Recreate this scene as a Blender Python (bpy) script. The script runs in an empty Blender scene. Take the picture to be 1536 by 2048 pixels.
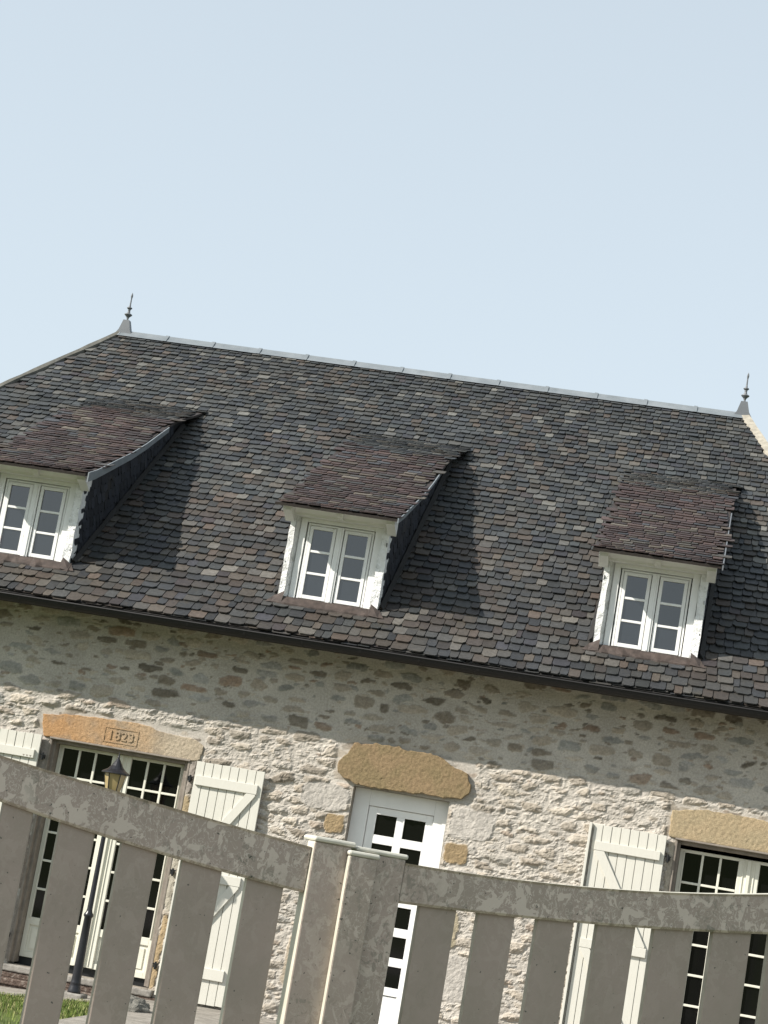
import bpy, bmesh, math, random
import numpy as np
from mathutils import Vector, Matrix, noise as mn

scene = bpy.context.scene
COL = scene.collection
rad = math.radians

# ------------------------------------------------------------------ camera
F_PX, YAW, PITCH, ROLL = 4183.76, 0.168788, 0.167664, 0.172171
CAM = Vector((1.91738, -20.15755, 1.71063))
fw = Vector((-math.cos(PITCH)*math.sin(YAW), math.cos(PITCH)*math.cos(YAW), math.sin(PITCH)))
rt = Vector((math.cos(YAW), math.sin(YAW), 0)); up = rt.cross(fw)
r2 = rt*math.cos(ROLL) + up*math.sin(ROLL); u2 = -rt*math.sin(ROLL) + up*math.cos(ROLL)
cam = bpy.data.cameras.new('camera'); camo = bpy.data.objects.new('camera', cam); COL.objects.link(camo)
M = Matrix((r2, u2, -fw)).transposed().to_4x4(); M.translation = CAM
camo.matrix_world = M
cam.sensor_fit = 'VERTICAL'; cam.sensor_height = 36; cam.sensor_width = 27
cam.lens = F_PX/2048*36; cam.clip_start = 0.1; cam.clip_end = 3000
scene.camera = camo

# ------------------------------------------------------------------ light
SUN_AZ, SUN_EL = 32.3, 35.6      # azimuth measured from -x towards -y
sd = Vector((-math.cos(rad(SUN_AZ))*math.cos(rad(SUN_EL)), -math.sin(rad(SUN_AZ))*math.cos(rad(SUN_EL)), math.sin(rad(SUN_EL))))
sl = bpy.data.lights.new('sun', 'SUN'); sl.energy = 4.5; sl.angle = rad(0.5); sl.color = (1.0, 0.945, 0.87)
so = bpy.data.objects.new('sun', sl); COL.objects.link(so)
so.rotation_euler = (-sd).to_track_quat('-Z', 'Y').to_euler(); so.location = (-20, -20, 20)
world = bpy.data.worlds.new('World'); scene.world = world; world.use_nodes = True
nt = world.node_tree; nt.nodes.clear()
sky = nt.nodes.new('ShaderNodeTexSky'); sky.sky_type = 'NISHITA'; sky.sun_disc = False
sky.sun_elevation = rad(SUN_EL); sky.sun_rotation = math.atan2(sd.x, sd.y) % (2*math.pi)
sky.air_density = 1.0; sky.dust_density = 2.2; sky.ozone_density = 1.2; sky.altitude = 100
bg = nt.nodes.new('ShaderNodeBackground'); bg.inputs[1].default_value = 0.15
hs = nt.nodes.new('ShaderNodeHueSaturation'); hs.inputs['Saturation'].default_value = 0.42
wo = nt.nodes.new('ShaderNodeOutputWorld')
nt.links.new(sky.outputs[0], hs.inputs['Color']); gm = nt.nodes.new('ShaderNodeGamma'); gm.inputs[1].default_value = 0.33
mu = nt.nodes.new('ShaderNodeMix'); mu.data_type = 'RGBA'; mu.blend_type = 'MULTIPLY'; mu.inputs[0].default_value = 1; mu.inputs[7].default_value = (1.85, 2.07, 2.21, 1)
nt.links.new(hs.outputs[0], gm.inputs[0]); nt.links.new(gm.outputs[0], mu.inputs[6]); nt.links.new(mu.outputs[2], bg.inputs[0]); nt.links.new(bg.outputs[0], wo.inputs[0])
scene.view_settings.view_transform = 'Standard'; scene.view_settings.look = 'None'
scene.view_settings.exposure = 0.75; scene.view_settings.gamma = 1

# ------------------------------------------------------------------ materials
class NT:
    def __init__(s, name, rough=0.7, spec=0.4, metal=0):
        s.m = bpy.data.materials.new(name); s.m.use_nodes = True
        s.t = s.m.node_tree; s.p = s.t.nodes['Principled BSDF']
        s.p.inputs['Roughness'].default_value = rough
        s.p.inputs['Specular IOR Level'].default_value = spec
        s.p.inputs['Metallic'].default_value = metal
        s.co = s.t.nodes.new('ShaderNodeTexCoord').outputs['Object']
    def n(s, kind, **kw):
        o = s.t.nodes.new(kind)
        for k, v in kw.items():
            if hasattr(o, k): setattr(o, k, v)
        return o
    def link(s, a, b): s.t.links.new(a, b)
    def map(s, scale=(1, 1, 1)):
        m = s.n('ShaderNodeMapping'); m.inputs['Scale'].default_value = scale; s.link(s.co, m.inputs[0]); return m.outputs[0]
    def noise(s, scale, detail=4, rough=0.55, vec=None, dist=0):
        o = s.n('ShaderNodeTexNoise'); o.inputs['Scale'].default_value = scale; o.inputs['Detail'].default_value = detail
        o.inputs['Roughness'].default_value = rough; o.inputs['Distortion'].default_value = dist
        s.link(vec or s.co, o.inputs['Vector']); return o.outputs[0]
    def ramp(s, fac, stops, interp='LINEAR'):
        r = s.n('ShaderNodeValToRGB'); e = r.color_ramp.elements; r.color_ramp.interpolation = interp
        while len(e) < len(stops): e.new(0.5)
        for q, (p, c) in zip(e, stops):
            q.position = p; q.color = (c, c, c, 1) if isinstance(c, (int, float)) else (*c, 1)
        s.link(fac, r.inputs[0]); return r.outputs[0]
    def mix(s, a, b, fac, mode='MIX'):
        m = s.n('ShaderNodeMix', data_type='RGBA', blend_type=mode)
        for v, i in ((fac, 0), (a, 6), (b, 7)):
            if hasattr(v, 'links'): s.link(v, m.inputs[i])
            elif isinstance(v, (int, float)): m.inputs[i].default_value = v if i == 0 else (v, v, v, 1)
            else: m.inputs[i].default_value = (*v, 1)
        return m.outputs[2]
    def attr(s, name='col'):
        a = s.n('ShaderNodeAttribute'); a.attribute_name = name; return a.outputs['Color']
    def bump(s, h, strength=0.3, dist=0.01):
        b = s.n('ShaderNodeBump'); b.inputs['Strength'].default_value = strength; b.inputs['Distance'].default_value = dist
        s.link(h, b.inputs['Height']); s.link(b.outputs[0], s.p.inputs['Normal'])
    def base(s, c):
        if hasattr(c, 'links'): s.link(c, s.p.inputs['Base Color'])
        else: s.p.inputs['Base Color'].default_value = (*c, 1)
        return s

def mat_paint(name, c, rough=0.5, dirt=0.12, bump=0.1, sc=6):
    k = NT(name, rough); a = k.noise(sc, 5, 0.6); d = k.ramp(a, [(0.35, 1 - dirt), (0.65, 1.0)])
    k.base(k.mix(c, d, 1.0, 'MULTIPLY')); k.bump(k.noise(60, 3), bump, 0.004); return k.m
# lime plastered rubble wall
k = NT('rubble_stone', 0.92, 0.15); a = k.attr()
n1 = k.ramp(k.noise(55, 5, 0.7), [(0.3, 0.74), (0.7, 1.16)]); n2 = k.ramp(k.noise(2.2, 4, 0.6), [(0.3, 0.88), (0.7, 1.07)])
c = k.mix(k.mix(a, n1, 1, 'MULTIPLY'), n2, 1, 'MULTIPLY'); k.base(c)
k.bump(k.noise(120, 5, 0.7), 0.55, 0.006); M_WALL = k.m
# dressed stone (lintels)
k = NT('dressed_sandstone', 0.9, 0.15); a = k.attr()
n1 = k.ramp(k.noise(70, 5, 0.7), [(0.3, 0.7), (0.7, 1.2)]); k.base(k.mix(a, n1, 1, 'MULTIPLY'))
k.bump(k.noise(90, 5, 0.7), 0.8, 0.008); M_LINTEL = k.m
# slates
k = NT('roof_slate', 0.62, 0.35); a = k.attr()
n1 = k.ramp(k.noise(28, 5, 0.7), [(0.3, 0.68), (0.72, 1.3)]); n2 = k.noise(90, 3, 0.6, k.map((1, .5, 1)))
c = k.mix(a, n1, 1, 'MULTIPLY'); c = k.mix(c, (0.062, 0.052, 0.035), k.ramp(k.noise(3.1, 7, 0.75), [(0.54, 0.0), (0.72, 0.55)])); c = k.mix(c, (0.16, 0.155, 0.13), k.ramp(k.noise(17, 5, 0.7), [(0.66, 0.0), (0.74, 0.5)]))
k.base(c); k.bump(n2, 0.4, 0.004); M_SLATE = k.m
M_UNDER = mat_paint('slate_bed', (0.02, 0.019, 0.018), 0.9)
M_MORTAR = mat_paint('hip_mortar', (0.36, 0.33, 0.27), 0.9, 0.3, 0.6, 12)
M_HIPL = mat_paint('weathered_hip_mortar', (0.15, 0.145, 0.125), 0.9, 0.3, 0.6, 12)
k = NT('zinc', 0.5, 0.4, 0.15); k.base(k.ramp(k.noise(5, 5, 0.6), [(0.3, (0.15, 0.17, 0.182)), (0.7, (0.225, 0.245, 0.258))])); M_ZINC = k.m
M_ZDARK = mat_paint('weathered_zinc', (0.13, 0.14, 0.15), 0.5)
M_GUTTER = mat_paint('dark_brown_gutter', (0.0095, 0.0085, 0.0085), 0.65, 0.2, 0.05, 3)
M_SOFFIT = mat_paint('brown_soffit', (0.035, 0.026, 0.02), 0.85)
M_WHITE = mat_paint('white_paint', (0.78, 0.775, 0.755), 0.4, 0.06, 0.05)
M_PLASTER = mat_paint('white_plaster', (0.74, 0.75, 0.73), 0.7, 0.12, 0.5, 10)
k = NT('rough_white_plaster', 0.7, 0.3); k.base(k.ramp(k.noise(9, 5, 0.7), [(0.3, (0.5, 0.5, 0.47)), (0.5, (0.80, 0.80, 0.785))])); k.bump(k.noise(22, 6, 0.7), 0.9, 0.03); M_ROUGHW = k.m
M_CREAM = mat_paint('cream_paint', (0.70, 0.68, 0.58), 0.55, 0.1, 0.15, 5)
k = NT('cream_shutter_paint', 0.6, 0.3); v = k.map((9, 9, 1.2)); g_ = k.noise(5, 5, 0.65, v)
c = k.mix((0.53, 0.515, 0.455), (0.61, 0.592, 0.53), g_); k.base(k.mix(c, (0.42, 0.41, 0.35), k.ramp(k.noise(38, 4, 0.7), [(0.66, 0.0), (0.74, 0.6)]))); k.bump(g_, 0.2, 0.004); M_SHUT = k.m
M_TAUPE = mat_paint('taupe_wood', (0.25, 0.215, 0.18), 0.7, 0.3, 0.2, 12)
M_IRON = mat_paint('dark_iron', (0.012, 0.013, 0.014), 0.4)
M_LAMP = mat_paint('charcoal_metal', (0.02, 0.02, 0.024), 0.32, 0.2)
k = NT('amber_glass', 0.25, 0.5); k.base(k.ramp(k.noise(7, 3, 0.5), [(0.35, (0.26, 0.20, 0.09)), (0.65, (0.36, 0.28, 0.14))])); M_AMBER = k.m
k = NT('window_glass', 0.04, 0.5); k.base((0.012, 0.014, 0.017)); k.p.inputs['IOR'].default_value = 1.95; k.bump(k.noise(5, 2), 0.12, 0.02); M_GLASS = k.m
k = NT('door_glass', 0.05, 0.35); k.base((0.004, 0.004, 0.004)); M_DGLASS = k.m
M_SILL = mat_paint('worn_concrete', (0.30, 0.28, 0.25), 0.9, 0.45, 0.8, 14)
k = NT('old_brick', 0.9, 0.2); k.base(k.ramp(k.noise(26, 5, 0.7), [(0.3, (0.05, 0.037, 0.03)), (0.5, (0.12, 0.085, 0.068)), (0.7, (0.25, 0.22, 0.19))])); k.bump(k.noise(40, 4, 0.7), 0.9, 0.02); M_BRICK = k.m
k = NT('paving', 0.9, 0.2); k.base(k.ramp(k.noise(8, 6, 0.7), [(0.3, (0.16, 0.145, 0.125)), (0.7, (0.34, 0.315, 0.275))])); k.bump(k.noise(60, 4, 0.7), 0.5, 0.01); M_PAVE = k.m
k = NT('lawn', 0.95, 0.1); k.base(k.ramp(k.noise(3, 6, 0.7), [(0.3, (0.05, 0.07, 0.02)), (0.7, (0.11, 0.135, 0.045))])); M_LAWN = k.m
k = NT('grass_blade', 0.7, 0.2); k.base(k.attr()); M_GRASS = k.m
M_FLASH = mat_paint('rusty_flashing', (0.070, 0.052, 0.044), 0.7, 0.5, 0.4, 14)
k = NT('grey_rock', 0.95, 0.15); k.base(k.ramp(k.noise(14, 6, 0.7), [(0.3, (0.07, 0.068, 0.06)), (0.7, (0.24, 0.23, 0.2))])); k.bump(k.noise(25, 5), 0.9, 0.03); M_ROCK = k.m

def gate_mat(name, amount, lev=1.0):
    k = NT(name, 0.45, 0.3)
    v = k.map((1.0, 1.0, 0.8))
    tone = k.ramp(k.noise(7, 4, 0.6, v), [(0.38, 0.0), (0.62, 1.0)])
    base = k.mix((0.322, 0.272, 0.224), (0.36, 0.295, 0.25), tone)
    blot = k.ramp(k.noise(27, 3, 0.55, v, 1.0), [(0.0, 0.0), (0.535, 0.0), (0.545, 1.0), (1.0, 0.9)])
    ring = k.ramp(k.noise(44, 3, 0.55, v, 1.6), [(0.485, 0.0), (0.495, 1.0), (0.525, 1.0), (0.535, 0.0)])
    dark = k.ramp(k.noise(60, 4, 0.6, v, 0.8), [(0.56, 0.0), (0.585, 1.0)])
    zone = k.ramp(k.noise(3.1, 2, 0.5), [(0.36, 0.25), (0.52, 1.0)])
    zone2 = k.ramp(k.noise(4.3, 2, 0.5, k.map((1, 1, 1.3))), [(0.46, 0.0), (0.60, 1.0)])
    def sc(x, f): return k.mix(0.0, x, f)
    c = k.mix(base, (0.53, 0.46, 0.39), sc(sc(blot, zone), amount))
    c = k.mix(c, (0.53, 0.468, 0.40), sc(sc(ring, zone), amount*0.8))
    c = k.mix(c, (0.14, 0.138, 0.108), sc(sc(dark, zone2), amount*0.75))
    sp = k.ramp(k.noise(95, 2, 0.5), [(0.70, 0.0), (0.73, 1.0)])
    c = k.mix(c, (0.05, 0.052, 0.042), sc(sp, 0.85))
    k.base(k.mix(c, lev, 1.0, 'MULTIPLY')); k.bump(k.noise(160, 2), 0.05, 0.002); return k.m
M_RAIL = gate_mat('lichen_stained_rail', 0.95)
M_BOARD = gate_mat('weathered_gate_board', 0.13, 0.93)
M_STILE = gate_mat('weathered_gate_post', 0.6)
M_CAP = mat_paint('cream_gate_cap', (0.60, 0.58, 0.50), 0.4, 0.25, 0.1, 14)
M_EDGE = mat_paint('sunlit_cream_edge', (0.54, 0.51, 0.42), 0.45, 0.15, 0.05, 20)  # brightness of the sunlit gate edges put into the colour
M_EDGE2 = mat_paint('dull_board_edge', (0.36, 0.32, 0.26), 0.5, 0.25, 0.05, 20)  # dimmer edge tone for boards whose sides catch little sun
def sunlit_edges(o):      # sun-facing sides and tops painted lighter as if lit, faces carry the lichen film
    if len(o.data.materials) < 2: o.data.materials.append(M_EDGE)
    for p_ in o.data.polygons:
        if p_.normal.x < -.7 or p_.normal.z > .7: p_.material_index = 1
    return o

# ------------------------------------------------------------------ mesh helpers
class MB:
    def __init__(s): s.v = []; s.f = []; s.c = []
    def add(s, vs, fs, col=None):
        o = len(s.v); s.v += [tuple(v) for v in vs]; s.f += [tuple(i+o for i in f) for f in fs]
        if col is not None: s.c += [col]*len(vs)
    def box(s, x0, x1, y0, y1, z0, z1, col=None):
        vs = [(x0,y0,z0),(x1,y0,z0),(x1,y1,z0),(x0,y1,z0),(x0,y0,z1),(x1,y0,z1),(x1,y1,z1),(x0,y1,z1)]
        s.add(vs, [(0,3,2,1),(4,5,6,7),(0,1,5,4),(1,2,6,5),(2,3,7,6),(3,0,4,7)], col)
    def prism(s, pts, d, col=None):       # polygon pts (3D) extruded by vector d
        n = len(pts); d = Vector(d)
        vs = [Vector(p) for p in pts] + [Vector(p)+d for p in pts]
        s.add(vs, [tuple(range(n))[::-1], tuple(range(n, 2*n))] + [(i, (i+1) % n, n+(i+1) % n, n+i) for i in range(n)], col)
    def lathe(s, c, prof, seg=20, ang0=0.0):
        rings = []
        vs = []
        for r, z in prof:
            for i in range(seg):
                a = ang0+2*math.pi*i/seg; vs.append((c[0]+r*math.cos(a), c[1]+r*math.sin(a), c[2]+z))
        fs = []
        for j in range(len(prof)-1):
            for i in range(seg):
                fs.append((j*seg+i, j*seg+(i+1) % seg, (j+1)*seg+(i+1) % seg, (j+1)*seg+i))
        fs.append(tuple(range(seg))[::-1]); fs.append(tuple((len(prof)-1)*seg+i for i in range(seg)))
        s.add(vs, fs)
    def build(s, name, mat, parent=None, bevel=0.0, smooth=False, recalc=True):
        me = bpy.data.meshes.new(name); me.from_pydata(s.v, [], s.f); me.update()
        if s.c and len(s.c) == len(s.v):
            at = me.color_attributes.new('col', 'FLOAT_COLOR', 'POINT')
            arr = np.ones((len(s.v), 4), np.float32); arr[:, :3] = np.array(s.c, np.float32)
            at.data.foreach_set('color', arr.ravel())
        if recalc:
            bm = bmesh.new(); bm.from_mesh(me); bmesh.ops.recalc_face_normals(bm, faces=bm.faces); bm.to_mesh(me); bm.free()
        if smooth:
            for p in me.polygons: p.use_smooth = True
        me.materials.append(mat)
        o = bpy.data.objects.new(name, me); COL.objects.link(o)
        if parent is not None: o.parent = parent
        if bevel:
            b = o.modifiers.new('bevel', 'BEVEL'); b.width = bevel; b.segments = 2; b.limit_method = 'ANGLE'; b.angle_limit = rad(40)
        return o
def empty(name, loc=(0,0,0), rz=0.0, parent=None):
    o = bpy.data.objects.new(name, None); COL.objects.link(o); o.location = loc; o.rotation_euler.z = rz
    if parent is not None: o.parent = parent
    return o
def tag(o, label=None, cat=None, group=None, kind=None):
    if label: o['label'] = label
    if cat: o['category'] = cat
    if group: o['group'] = group
    if kind: o['kind'] = kind
    return o

def hash2(ix, iz, seed):
    h = (ix.astype(np.int64)*374761393 + iz.astype(np.int64)*668265263 + seed*1442695041) & 0xffffffff
    h = ((h ^ (h >> 13))*1274126177) & 0xffffffff
    h = ((h ^ (h >> 16))*2246822519) & 0xffffffff
    h = h ^ (h >> 15)
    return (h & 0xffffff)/float(0xffffff)
def vnoise(x, z, seed):
    ix = np.floor(x); iz = np.floor(z); fx = x-ix; fz = z-iz
    fx = fx*fx*(3-2*fx); fz = fz*fz*(3-2*fz)
    a = hash2(ix, iz, seed); b = hash2(ix+1, iz, seed); c = hash2(ix, iz+1, seed); d = hash2(ix+1, iz+1, seed)
    return (a*(1-fx)+b*fx)*(1-fz)+(c*(1-fx)+d*fx)*fz
def fbm(x, z, seed, octv=4, g=0.5):
    s = 0; a = 1; t = 0
    for i in range(octv):
        s = s+a*vnoise(x*2**i, z*2**i, seed+i*17); t += a; a *= g
    return s/t
def sstep(a, b, x):
    t = np.clip((x-a)/(b-a), 0, 1); return t*t*(3-2*t)

# ------------------------------------------------------------------ house dimensions
ZR, SL = 4.1326, 0.7001                        # main roof plane z = ZR + SL*y
YR, ZRG = 5.4308, 7.9346                       # ridge
RXL, RXR = -6.283, 1.852
HK = 0.40                                      # hip run
YE = -0.52
zroof = lambda y: ZR + SL*y
hipL = lambda y: RXL - HK*(YR-y)
hipR = lambda y: RXR + HK*(YR-y)
WX0, WX1 = hipL(0)+0.1, hipR(0)-0.1
house = empty('stone_house', (-2.3, 5.4, 0))
tag(house, 'long stone house with mossy slate roof, three white dormers and cream shutters', 'house')
def H(mb, name, mat, parent=house, **kw):      # mesh given in world coordinates, parented under the house
    o = mb.build(name, mat, parent, **kw)
    w = Vector((0, 0, 0)); p = parent
    while p is not None: w += p.location; p = p.parent
    me = o.data; me.transform(Matrix.Translation(-w))
    return o

# openings x0,x1,z0,z1
OPS = [(-4.425, -2.995, 0.22, 2.447), (-1.348, -0.402, 0.2, 2.468), (1.780, 3.215, 0.22, 2.480)]
REV = 0.17

# ------------------------------------------------------------------ rubble wall
def build_wall():
    st = 0.0125
    xs = np.arange(WX0, WX1+1e-6, st); zs = np.arange(-0.1, 3.80, st)
    # snap lines to the openings
    for o in OPS:
        for v in o[:2]: xs[np.argmin(abs(xs-v))] = v
        for v in o[2:]: zs[np.argmin(abs(zs-v))] = v
    X, Z = np.meshgrid(xs, zs)
    wx = X+0.07*(fbm(X*4, Z*4, 3, 3)-.5)+0.025*(fbm(X*18, Z*18, 8, 2)-.5)
    wz = Z+0.055*(fbm(X*3.4, Z*5, 5, 3)-.5)+0.02*(fbm(X*20, Z*20, 9, 2)-.5)
    def layer(sx, sz, seed, tmin, tvar, pres):
        gx = wx/sx; gz = wz/sz; iz = np.floor(gz)
        gx = gx + 0.5*(iz % 2) + hash2(iz*0, iz, seed+5)*0.4
        ix = np.floor(gx)
        f1 = np.full(X.shape, 9.); f2 = np.full(X.shape, 9.); cid = np.zeros(X.shape); cjd = np.zeros(X.shape)
        for dj in (-1, 0, 1):
            for di in (-1, 0, 1):
                jz = iz+dj
                # row shifts of the neighbouring row
                off = (0.5*(jz % 2)+hash2(jz*0, jz, seed+5)*0.4)-(0.5*(iz % 2)+hash2(iz*0, iz, seed+5)*0.4)
                g2 = gx+off; jx = np.floor(g2)+di
                px = jx+0.5+(hash2(jx, jz, seed)-.5)*0.75; pz = jz+0.5+(hash2(jx, jz, seed+1)-.5)*0.55
                d = (np.abs(g2-px)**2.6+np.abs(gz-pz)**2.6)**(1/2.6)
                d = d*(0.82+0.36*hash2(jx, jz, seed+9))
                m = d < f1
                f2 = np.where(m, f1, np.minimum(f2, d)); cid = np.where(m, jx, cid); cjd = np.where(m, jz, cjd); f1 = np.where(m, d, f1)
        e = (f2-f1)+0.16*(fbm(X*22, Z*30, seed+2, 3)-.5)
        r = [hash2(cid, cjd, seed+20+i) for i in range(6)]
        t = tmin+tvar*r[0]
        mask = sstep(t, t+0.10, e)*(r[1] < pres)
        dome = np.clip((e-t)*2.2, 0, 1)
        return mask, dome, r
    m1, d1, r1 = layer(0.27, 0.104, 11, 0.14, 0.36, 0.84)
    m2, d2, r2_ = layer(0.115, 0.048, 41, 0.18, 0.45, 0.5)
    m2 = m2*(1-sstep(0.0, 0.3, m1))
    low = 1-sstep(2.75, 3.15, Z+0.25*(fbm(X*1.5, Z*1.5, 77, 2)-.5))      # rougher relief and paler stones lower down
    pal = np.array([(.30,.26,.21),(.27,.23,.185),(.32,.275,.22),(.135,.115,.09),(.25,.245,.225),(.24,.175,.13),(.34,.30,.245),(.185,.155,.12),(.29,.28,.26),(.36,.315,.26)])
    def colour(r):
        i = np.minimum((r[2]*len(pal)).astype(int), len(pal)-1); c = pal[i]*(0.8+0.45*r[3])[..., None]
        return c
    mort = np.array((.445,.41,.362))*(0.86+0.28*fbm(X*3, Z*3, 91, 4))[..., None]
    cream = np.array((.43,.386,.325))
    smear = fbm(X*26, Z*34, 60, 4, .6)
    def stonecol(r):
        c = colour(r); dark = (r[2] > .28) & (r[2] < .42)
        f = (0.62*low*(0.65+0.35*r[4])*np.where(r[4] > .88, .25, 1))[..., None]
        return c*(1-f)+cream*f*(0.82+.36*r[5])[..., None]
    vary = (0.78+0.5*fbm(X*30, Z*40, 66, 3))[..., None]
    C = mort.copy()
    a1 = np.clip(m1*(0.85+0.5*(smear-.35)), 0, 1)[..., None]
    C = C*(1-a1)+stonecol(r1)*vary*a1
    a2 = np.clip(m2*(0.8+0.5*(smear-.4)), 0, 1)[..., None]
    C = C*(1-a2)+stonecol(r2_)*vary*a2
    # relief
    rough = fbm(X*11, Z*17, 70, 5, .62); ridg = 1-np.abs(2*fbm(X*9+2*rough, Z*16, 71, 4, .55)-1)
    Hh = 0.010*fbm(X*2, Z*2, 80, 2)
    Hh += m1*(0.006+0.012*d1*(0.4+0.6*r1[4]))*(1+0.5*low) + m2*(0.003+0.008*d2)
    Hh += (0.011*(rough-.5)+0.002*(ridg-.5))*(0.7+0.3*low)
    Hh += low*(0.031*(ridg-.6)*sstep(.42, .7, rough)+0.014*(fbm(X*38, Z*52, 72, 3)-.5))
    Hh += 0.005*(fbm(X*55, Z*60, 73, 2)-.5)
    for x0, x1, z0, z1 in ((-4.6,-2.86,2.43,2.76),(-1.58,-.18,2.46,2.94),(1.66,3.4,2.46,2.82)):
        mk = sstep(-.02, .03, np.minimum(np.minimum(X-x0, x1-X), np.minimum(Z-z0, z1-Z))); Hh = Hh*(1-.85*mk)
    # large dressed blocks: (x0,x1,z0,z1,colour,relief)
    och, gran, tau = (.29,.215,.125), (.42,.39,.35), (.27,.24,.21)
    blocks = [(-.385,.075,2.145,2.43,gran),(-.40,-.155,1.90,2.11,och),(-1.86,-1.38,2.19,2.45,gran),(-1.575,-1.36,1.975,2.18,och),
              (-.39,.0,1.50,1.86,gran),(-.39,-.12,1.10,1.46,(.36,.31,.22)),(-.39,.06,.62,1.05,gran),(-1.8,-1.36,1.5,1.94,gran),(-1.66,-1.36,1.05,1.46,(.36,.31,.22)),
              (-1.72,-1.36,.45,1.0,(.40,.34,.26)),
              (-2.99,-2.92,.25,.95,(.33,.25,.15)),(-2.99,-2.91,.98,1.55,(.36,.33,.27)),(-2.99,-2.91,1.58,2.1,(.34,.27,.17)),(-2.99,-2.91,2.13,2.44,tau),
              (-4.56,-4.43,.25,.9,tau),(-4.56,-4.43,.93,1.7,(.24,.2,.17)),(-4.55,-4.43,1.73,2.42,tau),
              (1.70,1.775,1.75,2.45,(.36,.32,.26)),(1.70,1.775,.9,1.72,tau),(1.68,1.775,.25,.87,tau),
              (3.22,3.4,1.5,2.45,gran),(3.22,3.5,.3,1.45,gran)]
    for x0, x1, z0, z1, bc in blocks:
        cx, cz, hx, hz = (x0+x1)/2, (z0+z1)/2, (x1-x0)/2, (z1-z0)/2
        q = ((np.abs((wx-X)*1.1+X-cx)/hx)**4+(np.abs((wz-Z)*1.1+Z-cz)/hz)**4)
        mk = 1-sstep(0.75, 1.1, q+0.5*(fbm(X*24, Z*24, 95, 2)-.5))
        cc = np.array(bc)*(0.75+0.5*fbm(X*20, Z*24, 96, 4, .6))[..., None]
        C = C*(1-mk[..., None])+cc*mk[..., None]
        hb = 0.014+0.013*(fbm(X*34, Z*34, 97, 4, .6)-.3)
        Hh = Hh*(1-mk)+hb*mk
    # hollow the wall slightly behind lintels, flatten at the opening edges
    for x0, x1, z0, z1 in OPS:
        dx = np.maximum(np.maximum(x0-X, X-x1), 0); dz = np.maximum(np.maximum(z0-Z, Z-z1), 0)
        dd = np.hypot(dx, dz); Hh = Hh*(0.35+0.65*sstep(0, .04, dd))
    Hh = Hh*(.62+.38*low)
    Y = -Hh
    # grid vertices and faces
    nx, nz = len(xs), len(zs)
    V = np.stack([X, Y, Z], -1).reshape(-1, 3)
    xc = (xs[:-1]+xs[1:])/2; zc = (zs[:-1]+zs[1:])/2
    XC, ZC = np.meshgrid(xc, zc); keep = np.ones(XC.shape, bool)
    for x0, x1, z0, z1 in OPS: keep &= ~((XC > x0) & (XC < x1) & (ZC > z0) & (ZC < z1))
    idx = np.arange(nx*nz).reshape(nz, nx)
    Q = np.stack([idx[:-1, :-1], idx[:-1, 1:], idx[1:, 1:], idx[1:, :-1]], -1)[keep]
    V = V.tolist(); Q = Q.tolist(); Cc = C.reshape(-1, 3).tolist()
    o = len(V)
    mb = MB(); mb.v = V; mb.f = [tuple(q) for q in Q]; mb.c = Cc
    for x0, x1, z0, z1 in OPS:          # reveals
        tc = (.30,.27,.23)
        n = 14
        for side in (x0, x1):
            vs = []; 
            for i in range(n+1):
                z = z0+(z1-z0)*i/n; w = 0.006*(mn.noise(Vector((side*3, z*4, 1.))))
                vs += [(side+w*(i > 0 and i < n), -0.003, z), (side, REV+.06, z)]
            mb.add(vs, [(2*i, 2*i+1, 2*i+3, 2*i+2) for i in range(n)], tc)
        mb.add([(x0,-.003,z1),(x1,-.003,z1),(x1,REV+.06,z1),(x0,REV+.06,z1)], [(0,1,2,3)], tc)
        mb.add([(x0,-.003,z0),(x1,-.003,z0),(x1,REV+.06,z0),(x0,REV+.06,z0)], [(0,1,2,3)], tc)
    # end and back walls
    yb = 2*YR
    pc = (.36,.33,.28)
    mb.add([(WX0,0.001,-.1),(WX0,yb,-.1),(WX0,yb,3.8),(WX0,0.001,3.8)], [(0,1,2,3)], pc)
    mb.add([(WX1,0.001,-.1),(WX1,yb,-.1),(WX1,yb,3.8),(WX1,0.001,3.8)], [(0,1,2,3)], pc)
    mb.add([(WX0,yb,-.1),(WX1,yb,-.1),(WX1,yb,3.8),(WX0,yb,3.8)], [(0,1,2,3)], pc)
    return H(mb, 'wall', M_WALL, recalc=False)
wall = build_wall()

# ------------------------------------------------------------------ slates
DORM_R = [-4.6027, -1.4170, 1.7304]; DW = 1.0175
def slate_col(x, y, u, rng, moss=0.0):
    n = mn.noise(Vector((x*0.75+3, y*0.9, 5.))); n2 = mn.noise(Vector((x*2.3, y*2.6, 9.)))
    r = rng.random()
    brown = 0.12+max(0, n)*0.95+max(0, n2)*0.4+max(0, .24-.05*max(0, y-2.2))*(n2+.7)+(0.5 if y < 4.6 and n2 > -.1 else 0)*max(0, 1-abs(x+1.9)/2.2)
    if r < brown*0.55: c = rng.choice([(.070,.058,.049),(.060,.049,.043),(.082,.069,.056),(.052,.046,.043),(.090,.068,.054)])
    elif r < 0.86: c = rng.choice([(.040,.044,.050),(.048,.051,.054),(.054,.056,.056),(.034,.037,.042),(.060,.060,.058),(.044,.049,.051),(.066,.063,.058)])
    elif r < 0.93: c = rng.choice([(.098,.092,.083),(.088,.085,.080),(.108,.098,.084)])
    elif r < 0.97: c = rng.choice([(.050,.041,.043),(.044,.045,.055)])
    else: c = (.13,.122,.108)
    k = rng.uniform(.50, .98)*(1.0+.10*max(0, min(1, (y-2.5)/2)))*(1+.22*mn.noise(Vector((x*.5, y*1.1, 3.))))
    m_ = sum(c)/3; f_ = (.97, 1.0, .99) if y > 4.5 else (1.02, 1.0, .97)
    return tuple((v*.8+m_*.2)*k*f_[i] for i, v in enumerate(c))
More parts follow.
